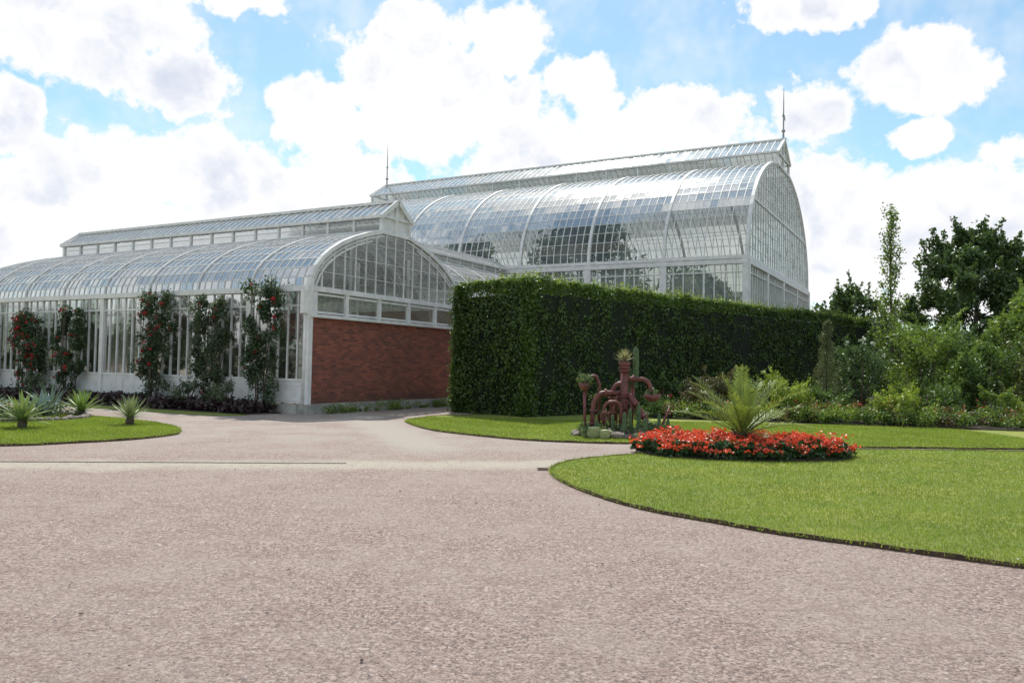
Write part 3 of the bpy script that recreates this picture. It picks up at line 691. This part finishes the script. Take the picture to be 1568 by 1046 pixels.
def fronds(root,n,L,elev0,elev1,base,lw,ll,pairs,mat,droop=1.0,seed=2,name='fronds'):
    rs=random.Random(seed); V=[];T=MB()
    for i in range(n):
        az=i*2.39996+rs.uniform(-.3,.3); el=elev0+(elev1-elev0)*(i/n)+rs.uniform(-.16,.16); ln=L*rs.uniform(.7,1.15)*(1-.1*(i/n)); 
        pos=Vector(base); d=Vector((math.cos(az)*math.cos(el),math.sin(az)*math.cos(el),math.sin(el))); pts=[pos.copy()]
        st=ln/14; dp=droop*rs.uniform(.6,1.4)
        for k in range(14):
            d.z-=dp*st*(.45+k*.09); d.normalize(); pos=pos+d*st; pts.append(pos.copy())
        T.tube(pts,[.012*(1-k/16) for k in range(15)],4)
        for k in range(pairs):
            f=.12+.88*k/pairs; x=f*14; j=min(13,int(x)); p=pts[j].lerp(pts[j+1],x-j); dd=(pts[j+1]-pts[j]).normalized()
            side=dd.cross(Vector((0,0,1))).normalized(); up=side.cross(dd)
            l=ll*(math.sin(math.pi*(.12+.83*f))**.6)*rs.uniform(.7,1.15)
            for sg in (-1,1):
                tip=(side*sg*.7+dd*.85+up*.32+Vector((rs.uniform(-.15,.15),rs.uniform(-.15,.15),rs.uniform(-.15,.15)))).normalized()*l; w=dd*lw
                V+= [p-w,p+tip*.5+w*.9,p+tip-Vector((0,0,.15*l)),p+tip*.5-w*.9]
    T.build(name+'_ribs',[mat],root); quads_obj(name,np.array([tuple(v) for v in V]),[mat],parent=root)
palm=empty('date_palm',(4.4,15.15,0))
fronds(palm,34,1.38,.4,1.5,(0,0,.38),.010,.32,36,M_palm,.45)
t=MB(); t.tube([(0,0,0),(0,0,.2),(0,0,.42)],[.15,.17,.09],10)
for i in range(40):
    a=i*2.4; z=.05+.36*i/40; t.bar((.13*math.cos(a),.13*math.sin(a),z),(.21*math.cos(a),.21*math.sin(a),z+.12),(math.sin(a),-math.cos(a),0),.05,.02)
t.build('trunk',[M_bark],palm)

def rosette(name,x,y,n,L,w,c1,c2,e0=.15,e1=1.4,trunk=0,fold=.25,bend=.5):
    root=empty(name,(x,y,0)); V=[]
    for i in range(n):
        az=i*2.39996; el=e0+(e1-e0)*i/n+random.uniform(-.06,.06); ln=L*random.uniform(.85,1.1)
        d=Vector((math.cos(az)*math.cos(el),math.sin(az)*math.cos(el),math.sin(el))); s=d.cross(Vector((0,0,1))).normalized(); p=Vector((0,0,trunk+.04)); 
        prev=None
        for k in range(6):
            ww=w*(.55+.45*math.sin(math.pi*min(1,k/5+.25)))*(1 if k<5 else .04); up=s.cross(d)
            a_,b_,c_=p-s*ww+up*ww*fold,p,p+s*ww+up*ww*fold
            if prev: V+= [prev[0],prev[1],b_,a_, prev[1],prev[2],c_,b_]
            prev=(a_,b_,c_); d=(d-Vector((0,0,bend*.12))).normalized(); p=p+d*ln/5
    quads_obj('leaves',np.array([tuple(v) for v in V]),[leaf_mat(name+'_leaf',c1,c2,.2,2,.1)],parent=root)
    if trunk:
        t=MB(); t.tube([(0,0,0),(0,0,trunk),(0,0,trunk+.1)],[.09,.1,.06],10); t.build('trunk',[M_bark],root,True)
rosette('agave_plant',-10.75,17.6,46,.70,.045,(.12,.19,.05),(.26,.32,.12),trunk=.14)
rosette('yucca_plant',-11.6,21.6,60,.72,.028,(.10,.17,.03),(.22,.31,.07),trunk=.1)
rosette('yucca_plant',-9.05,19.0,80,.62,.018,(.12,.16,.07),(.26,.30,.14),trunk=.14,bend=.2)
rosette('blue_agave_plant',-13.6,20.5,34,.9,.08,(.08,.13,.125),(.19,.27,.27))
rosette('blue_agave_plant',-12.5,21.2,30,.75,.07,(.08,.13,.125),(.19,.27,.27))
rosette('blue_agave_plant',-14.6,21.9,30,.85,.07,(.08,.13,.11),(.18,.26,.23))
rosette('blue_agave_plant',-12.9,22.4,34,1.0,.03,(.05,.09,.07),(.13,.18,.14))
rb=MB()
rocks(rb,60,lambda q:((-13.4+2.3*math.cos(q/60*6.283),20.6+1.7*math.sin(q/60*6.283),.06),random.uniform(.08,.14),.7))
rb.build('stone_ring',[M_rock],None)
VV=[clump((-13.4+random.uniform(-1.9,1.9),20.6+random.uniform(-1.4,1.4),.15),.3,90,.08) for i in range(44)]; V=np.concatenate(VV);V[:,2]=np.maximum(V[:,2],.04)
quads_obj('ground_cover_plants',V,[leaf_mat('gc',(.03,.05,.025),(.10,.13,.05))])

# ------------------------------------------------------------ beds along the wing
def L2W(s,t): 
    c,s_=math.cos(RZ),math.sin(RZ); return (-6.25+c*s-s_*t,24.4+s_*s+c*t)
sheet('wall_bed_soil',[L2W(*p) for p in [(-.15,.9),(-1.5,1.3),(-1.65,3),(-1.65,21),(-.15,21)]],.04,M_soil)
sheet('grass_strip',[L2W(*p) for p in [(-1.52,.9),(-2.2,1.4),(-2.4,3),(-2.4,21),(-1.66,21),(-1.66,3)]],.025,M_lawn)
VV=[]
for i in range(420):
    s=random.uniform(-1.45,-.35);t_=random.uniform(1.1,20.5); x,y=L2W(s,t_)
    VV.append(clump((x,y,.14+random.random()*.14),random.uniform(.15,.26),75,.10,.9,aspect=.8))
V=np.concatenate(VV);V[:,2]=np.maximum(V[:,2],.04)
quads_obj('purple_heuchera_bed',V,[leaf_mat('purple_leaf',(.018,.008,.012),(.065,.025,.035),.2,3)])
def climber(t_,h,r,nfl,seed,c=((.015,.034,.012),(.055,.095,.03)),s0=-.45):
    rs=random.Random(seed); x,y=L2W(s0,t_); root=empty('climbing_rose',(x,y,0)); VV=[];S_=MB()
    lumps=40
    for i in range(6):
        o=rs.uniform(-.4,.4); S_.tube([(o*.4,0,0),(o*.7+rs.uniform(-.1,.1),0,h*.3),(o*1.2,rs.uniform(-.1,.1),h*.6),(o*.9,0,h*.92)],[.022,.018,.012,.006],5)
    for i in range(lumps):
        f=(i+.5)/lumps; z=h*(.05+.92*f); wdt=r*(.5+.45*math.sin(math.pi*min(1,f*1.02))**.7+(.25 if f>.6 else 0))
        o=rs.uniform(-1,1)*wdt; cr=r*rs.uniform(.22,.45)
        dx,dy=-math.sin(RZ)*o,math.cos(RZ)*o; dn=rs.uniform(-.2,.15)
        nn=int(230*(.4 if f<.22 else 1)*rs.uniform(.6,1.2))
        VV.append(clump((dx+math.cos(RZ)*dn,dy+math.sin(RZ)*dn,min(z,h-.1)),cr,nn,.085,1.1,.55,aspect=.6))
    for i in range(26):
        o=rs.uniform(-1,1)*r; p0=Vector((-math.sin(RZ)*o,math.cos(RZ)*o,h*rs.uniform(.25,.97))); a=rs.choice((-1,1))
        dr=Vector((-math.sin(RZ)*a*rs.uniform(.2,1),math.cos(RZ)*a*rs.uniform(.2,1),rs.uniform(-.1,1))).normalized(); l=rs.uniform(.25,.6)
        p1=p0+dr*l; S_.tube([p0,p1],[.008,.003],4); tt=rng.random(22)[:,None]; VV.append(leafV(np.array(p0)+tt*np.array(dr)*l+rng.normal(0,.035,(22,3)),.08,None,0,.6))
    V=np.concatenate(VV);V[:,2]=np.maximum(V[:,2],.05); quads_obj('leaves',V,[leaf_mat('rose_leaf%d'%seed,*c)],parent=root)
    S_.build('stems',[M_bark],root,True)
    if nfl:
        cs=V.reshape(-1,4,3).mean(1); sc=-(cs[:,0]*math.cos(RZ)+cs[:,1]*math.sin(RZ)); w_=np.clip(sc+.1,0.001,None)*np.clip(cs[:,2]/h-.1,.02,1); idx=rng.choice(len(cs),nfl,replace=False,p=w_/w_.sum())
        P=np.repeat(cs[idx]-np.array([math.cos(RZ),math.sin(RZ),0])*.12,14,0)+rng.normal(0,.026,(nfl*14,3))
        quads_obj('blooms',leafV(P,.055,None,0,.9),[plain('rose_red%d'%seed,(.33,.010,.018),.6,var=.5,scale=8)],parent=root)
climber(1.45,4.15,.72,10,1); climber(3.85,3.75,.72,4,2,((.025,.048,.024),(.08,.115,.05))); climber(6.5,3.95,.78,36,3)
climber(11.3,3.5,.6,20,4); climber(13.9,3.3,.85,75,5); climber(16.9,3.1,.6,22,6); climber(19.5,3.0,.6,30,7)
for t_ in (4.4,2.6,12.6):
    x,y=L2W(-.8,t_); shrub('low_flowering_plant',x,y,.5,.9,(.05,.08,.04),(.14,.17,.09),1800,.07,14,fl=(.5,.47,.47),nf=12,fs=.045)
VV=[]
for i in range(60):
    s=random.uniform(.6,8.2); x,y=L2W(s,-.18-random.random()*.15); hgt=random.choice((.1,.15,.25,.35)); VV.append(clump((x,y,hgt*.6),hgt*.6,60,.06))
V=np.concatenate(VV);V[:,2]=np.maximum(V[:,2],.01); quads_obj('weeds',V,[leaf_mat('weed_leaf',*LG)])

# ------------------------------------------------------------ pipe sculpture with cacti
sc=empty('pipe_sculpture',(2.72,18.75,0),0)
T=MB()
def arc(a,b,c,k=8): 
    a,b,c=Vector(a),Vector(b),Vector(c); return [a*(1-t)**2+b*2*t*(1-t)+c*t*t for t in [i/k for i in range(k+1)]]
def flange(p,r,d=(0,0,1),h=.045):
    p=Vector(p);d=Vector(d).normalized(); T.tube([p-d*h/2,p+d*h/2],[r,r],14)
T.tube([(-.06,0,0),(-.06,0,1.62)],.09,14)
for z in (.35,.95,1.01,1.55,1.62): flange((-.06,0,z),.135)
T.tube([(-.34,.05,.1),(-.34,.05,.95)]+arc((-.34,.05,.95),(-.34,.05,1.25),(-.08,0,1.25)),.058,12); flange((-.34,.05,.55),.095); flange((-.34,.05,.9),.095)
T.tube([(-.82,-.1,.0),(-.8,-.1,.6)]+arc((-.8,-.1,.6),(-.78,-.1,1.02),(-.5,-.05,1.02))+[(-.1,0,1.02)],.06,12); flange((-.81,-.1,.3),.1); flange((-.5,-.05,1.02),.1,(1,0,0)); flange((-.78,-.1,.6),.1)
T.tube([(-.56,-.25,.1),(-.56,-.25,.62)]+arc((-.56,-.25,.62),(-.56,-.25,.82),(-.36,-.25,.82))+arc((-.3,-.25,.82),(-.16,-.25,.82),(-.16,-.25,.6))+[(-.16,-.25,.1)],.045,10); flange((-.56,-.25,.4),.08)
T.tube([(-.06,0,1.36),(.28,-.02,1.36)]+arc((.3,-.02,1.36),(.56,-.03,1.36),(.56,-.03,1.05)),.052,12); flange((.15,0,1.36),.09,(1,0,0)); flange((.56,-.03,1.08),.09)
T.tube([(.06,-.1,1.0),(.36,-.2,.5),(.62,-.3,.05)],.07,12); flange((.36,-.2,.5),.115,(.5,-.2,-.9)); flange((.2,-.15,.77),.11,(.5,-.2,-.9))
T.tube([(.12,.15,0),(.17,.15,1.25)],.05,12); T.tube([(-.98,-.1,.0),(-1.0,-.1,1.1)],.035,10)
T.tube([(-.2,.3,0),(-.22,.3,.8),(-.05,.3,1.1)],.045,10)
T.tube([(.72,-.2,.1),(.98,-.2,.72)],.03,8)
T.tube([(-.95,.2,.9)]+arc((-.95,.2,1.2),(-.9,.2,1.45),(-.7,.2,1.4))+[(-.62,.2,1.2),(-.62,.2,.2)],.04,8)
def wheel(cn,r,ax):
    cn=Vector(cn);ax=Vector(ax).normalized();u=ax.orthogonal().normalized();w=ax.cross(u)
    pts=[cn+u*math.cos(a)*r+w*math.sin(a)*r for a in np.linspace(0,6.283,17)]; T.tube(pts,.015,6)
    for a in (0,1.57,3.14,4.71): T.tube([cn,cn+u*math.cos(a)*r+w*math.sin(a)*r],.01,5)
wheel((-.06,-.25,.72),.14,(0,1,0)); T.tube([(-.06,0,.72),(-.06,-.25,.72)],.025,6); wheel((.95,-.2,.68),.12,(.4,1,.3)); wheel((-.56,-.45,.5),.1,(0,1,0)); T.tube([(-.56,-.25,.5),(-.56,-.45,.5)],.02,6)
for p,r in (((.6,-.03,.86),.2),((-1.0,-.1,1.1),.15),((-.06,0,1.62),.15)):
    T.tube([(p[0],p[1],p[2]-.02),(p[0],p[1],p[2]+.05),(p[0],p[1],p[2]+.14)],[r*.5,r*.85,r],14)
T.build('pipes',[M_pipe],sc,True)
def cactus(mb,x,y,z,r,h,n=18):
    rings=[];k=10
    for i in range(k+1):
        f=i/k; zz=z+h*f; rr=r*(math.sin(math.acos(max(0,min(1,(f-.8)/.2)))) if f>.8 else 1)*(1 if f>.1 else .85)
        rings.append(len(mb.v))
        for j in range(n):
            a=2*math.pi*j/n; q=rr*(1 if j%2 else .8); mb.v.append((x+q*math.cos(a),y+q*math.sin(a),zz))
    for a,b in zip(rings[:-1],rings[1:]):
        for j in range(n): mb.f.append((a+j,a+(j+1)%n,b+(j+1)%n,b+j)); mb.m.append(0)
    mb.f.append(tuple(rings[-1]+j for j in range(n))); mb.m.append(0)
Cc=MB(); cactus(Cc,.22,.12,1.15,.075,1.0); cactus(Cc,.10,.2,.9,.06,.75)
for x,y,h,r in ((-.15,-.75,.5,.05),(.3,-.85,.38,.05),(-.4,-.6,.45,.04),(.45,-.6,.3,.06),(-.75,-.5,.3,.05),(.9,-.4,.35,.04),(.0,-.6,.6,.04),(.65,-.65,.5,.04),(.2,-.55,.7,.045)): cactus(Cc,x,y,.12,r,h)
Cc.build('columnar_cacti',[plain('cactus_green',(.08,.13,.055),.7,var=.3,scale=12)],sc,False)
Cc=MB()
for x,y,r in ((-.85,-.85,.15),(-.62,-.98,.12),(-1.0,-.6,.11),(-.5,-.8,.1),(.55,-.95,.09),(.1,-1.0,.08)): cactus(Cc,x,y,.04,r,r*1.7,24)
Cc.build('barrel_cacti',[plain('barrel_cactus',(.34,.36,.18),.8,var=.3,scale=25,bump=.5)],sc,False)
rk=MB(); rocks(rk,150,lambda q:((lambda a,rr:(1.25*rr*math.cos(a),-.1+1.0*rr*math.sin(a),.05+.2*(1-rr)*random.random()))(random.random()*6.28,random.random()**.5),random.uniform(.05,.14),.75),sub=2); rk.build('rocks',[M_rock],sc,True)
VV=[clump((random.uniform(-1.1,1.1),random.uniform(-.9,.5),.22),.15,60,.07,.9) for i in range(46)]
VV+=[clump((-1.0,-.1,1.33),.22,190,.1,.6,aspect=.3),clump((-.95,-.1,1.2),.15,60,.1,.6,aspect=.3),clump((.6,-.03,1.05),.2,110,.09,.5,aspect=.3),clump((-.06,0,1.5),.1,10,.08),clump((-.45,.1,.5),.2,120,.08),clump((.35,.1,.5),.2,120,.08),clump((-.75,.1,.9),.15,60,.08)]
V=np.concatenate(VV);V[:,2]=np.maximum(V[:,2],.02); quads_obj('small_succulents',V,[leaf_mat('succ',(.04,.08,.03),(.15,.20,.08))],parent=sc)
def ros2(root,loc,n,L,w,mat):
    V=[]
    for i in range(n):
        az=i*2.39996; el=.2+1.25*i/n; d=Vector((math.cos(az)*math.cos(el),math.sin(az)*math.cos(el),math.sin(el))); s=d.cross(Vector((0,0,1))).normalized(); p=Vector(loc)
        V+= [p-s*w*.5,p+d*L*.4-s*w,p+d*L,p+d*L*.4+s*w]
    quads_obj('agave',np.array([tuple(v) for v in V]),[mat],parent=root)
ros2(sc,(-.06,0,1.76),40,.34,.028,leaf_mat('ag2',(.15,.15,.08),(.30,.28,.16)))
rosette('yucca_plant',3.35,16.1,70,.34,.012,(.07,.11,.04),(.16,.2,.08),trunk=.1)

# ------------------------------------------------------------ world
w=bpy.data.worlds.new('World'); scene.world=w; w.use_nodes=True; nt=w.node_tree
for n_ in list(nt.nodes): nt.nodes.remove(n_)
out=nt.nodes.new('ShaderNodeOutputWorld')
SUN_EL,SUN_AZ=R(54),R(-6)
sky=nt.nodes.new('ShaderNodeTexSky'); sky.sky_type='NISHITA'; sky.sun_disc=False; sky.sun_elevation=SUN_EL; sky.sun_rotation=SUN_AZ
sky.air_density=1.0; sky.dust_density=.3; sky.ozone_density=1.0
b1=nt.nodes.new('ShaderNodeBackground'); link(nt,mixc(nt,1.0,sky.outputs[0],(.95,1.20,1.14),'MULTIPLY'),b1.inputs[0]); b1.inputs[1].default_value=.135
tc=nt.nodes.new('ShaderNodeTexCoord'); D=tc.outputs['Generated']
nv=nt.nodes.new('ShaderNodeVectorMath'); nv.operation='NORMALIZE'; link(nt,D,nv.inputs[0])
sp=nt.nodes.new('ShaderNodeSeparateXYZ'); link(nt,nv.outputs[0],sp.inputs[0])
az=math_n(nt,'ARCTAN2',sp.outputs[0],sp.outputs[1]); el=math_n(nt,'ARCSINE',sp.outputs[2])
az=math_n(nt,'MULTIPLY',az,57.2958); el=math_n(nt,'MULTIPLY',el,57.2958)
cb=nt.nodes.new('ShaderNodeCombineXYZ'); link(nt,az,cb.inputs[0]); link(nt,el,cb.inputs[1])
wn=nt.nodes.new('ShaderNodeTexNoise'); wn.inputs['Scale'].default_value=.28; wn.inputs['Detail'].default_value=4; link(nt,cb.outputs[0],wn.inputs['Vector'])
ws=nt.nodes.new('ShaderNodeVectorMath'); ws.operation='SUBTRACT'; link(nt,wn.outputs['Color'],ws.inputs[0]); ws.inputs[1].default_value=(.5,.5,.5)
wm=nt.nodes.new('ShaderNodeVectorMath'); wm.operation='SCALE'; link(nt,ws.outputs[0],wm.inputs[0]); wm.inputs['Scale'].default_value=4.0
wa=nt.nodes.new('ShaderNodeVectorMath'); wa.operation='ADD'; link(nt,cb.outputs[0],wa.inputs[0]); link(nt,wm.outputs[0],wa.inputs[1])
blobs=[(-6.3,18.8,9.0,4.4),(-7.7,22.0,3.8,2.8),(-.6,22.2,3.4,2.9),(-14,17.0,4.0,2.9),(5,19.4,2.9,2.2),(12.3,17.0,4.8,3.0),(4.5,14.0,10,5.2),(16.5,10.8,9.5,4.9),
(-30,21,9.2,4.5),(-23.5,17.6,4.0,2.6),(-20.0,23.6,4.6,1.6),(-20.4,12.0,8.6,3.5),(-27.5,11.4,6.4,3.7),(-12.2,12.6,5.2,3.5),(-31.4,8,9,4.4),(-33,14.2,3.6,2.5),(-21,8,17,3.4),
(27.2,19.0,4.6,2.5),(21,23.5,6.6,1.6),(20.5,17,3.0,2.4),(27.3,14.9,2.0,1.6),(28.5,10.4,9,3.6),(31,6.5,9.5,3.4),(22.9,7.8,9.5,3.3),(2,7.5,29,4),(-45,14,10,8),(44,16,8,7)]
fld=None
for a_,e_,ra,re in blobs:
    mp=nt.nodes.new('ShaderNodeVectorMath'); mp.operation='SUBTRACT'; link(nt,wa.outputs[0],mp.inputs[0]); mp.inputs[1].default_value=(a_,e_,0)
    mm=nt.nodes.new('ShaderNodeVectorMath'); mm.operation='MULTIPLY'; link(nt,mp.outputs[0],mm.inputs[0]); mm.inputs[1].default_value=(1/ra,1/re,0)
    ln=nt.nodes.new('ShaderNodeVectorMath'); ln.operation='LENGTH'; link(nt,mm.outputs[0],ln.inputs[0])
    g_=math_n(nt,'SUBTRACT',1,ln.outputs['Value'])
    fld=g_ if fld is None else math_n(nt,'SMOOTH_MAX',fld,g_,.12)
nb_=noise_n(nt,nv.outputs[0],2.4,3,.55)
outm=maprange(nt,math_n(nt,'MAXIMUM',math_n(nt,'SUBTRACT',math_n(nt,'ABSOLUTE',az),38),math_n(nt,'MULTIPLY',math_n(nt,'SUBTRACT',el,27),1.2)),0,8,-1.2,0)
gen=math_n(nt,'ADD',math_n(nt,'MULTIPLY',math_n(nt,'SUBTRACT',nb_,.53),5),outm)
fld=math_n(nt,'MAXIMUM',fld,gen)
n1=noise_n(nt,cb.outputs[0],.42,6,.62)
n2=noise_n(nt,cb.outputs[0],.16,2,.5)
dens=math_n(nt,'ADD',fld,math_n(nt,'ADD',math_n(nt,'MULTIPLY',math_n(nt,'SUBTRACT',n1,.5),1.5),math_n(nt,'MULTIPLY',math_n(nt,'SUBTRACT',n2,.5),.5)))
mask=maprange(nt,dens,-.06,.24)
veil=maprange(nt,noise_n(nt,cb.outputs[0],.11,4,.7),.42,.72,.10,.5)
haze=maprange(nt,el,0,14,.5,0)
mask=math_n(nt,'MAXIMUM',mask,math_n(nt,'MAXIMUM',veil,haze))
core=maprange(nt,dens,.05,.9)
n5=noise_n(nt,wa.outputs[0],.10,2,.5)
of=nt.nodes.new('ShaderNodeVectorMath'); of.operation='ADD'; link(nt,wa.outputs[0],of.inputs[0]); of.inputs[1].default_value=(.3,1.3,0)
rel=math_n(nt,'SUBTRACT',noise_n(nt,of.outputs[0],.22,4,.55),noise_n(nt,wa.outputs[0],.22,4,.55))
shd=math_n(nt,'MULTIPLY',maprange(nt,math_n(nt,'ADD',n5,math_n(nt,'MULTIPLY',rel,.9)),.40,.76),core)
cc=mixc(nt,shd,(1.04,1.04,1.05),(.70,.755,.88))
b2=nt.nodes.new('ShaderNodeBackground'); link(nt,cc,b2.inputs[0]); b2.inputs[1].default_value=1.0
ms=nt.nodes.new('ShaderNodeMixShader'); link(nt,mask,ms.inputs[0]); link(nt,b1.outputs[0],ms.inputs[1]); link(nt,b2.outputs[0],ms.inputs[2])
link(nt,ms.outputs[0],out.inputs[0])

sl=bpy.data.lights.new('sun','SUN'); sl.energy=5.0; sl.angle=R(.55); sl.color=(1,.955,.88)
so=bpy.data.objects.new('sun',sl); col.objects.link(so)
ts=Vector((math.cos(SUN_EL)*math.sin(SUN_AZ),math.cos(SUN_EL)*math.cos(SUN_AZ),math.sin(SUN_EL)))
so.rotation_euler=ts.to_track_quat('Z','Y').to_euler(); so.location=(0,0,40)

cam=bpy.data.cameras.new('camera'); cam.lens=28.0; cam.sensor_width=36; cam.clip_end=4000; cam.clip_start=.05
co=bpy.data.objects.new('camera',cam); col.objects.link(co)
co.matrix_world=Matrix.Translation((0,0,1.6))@Matrix.Rotation(R(90+1.78),4,'X')@Matrix.Rotation(R(1.12),4,'Z')
scene.camera=co
scene.view_settings.view_transform='Standard'; scene.view_settings.look='None'; scene.view_settings.exposure=0; scene.view_settings.gamma=1
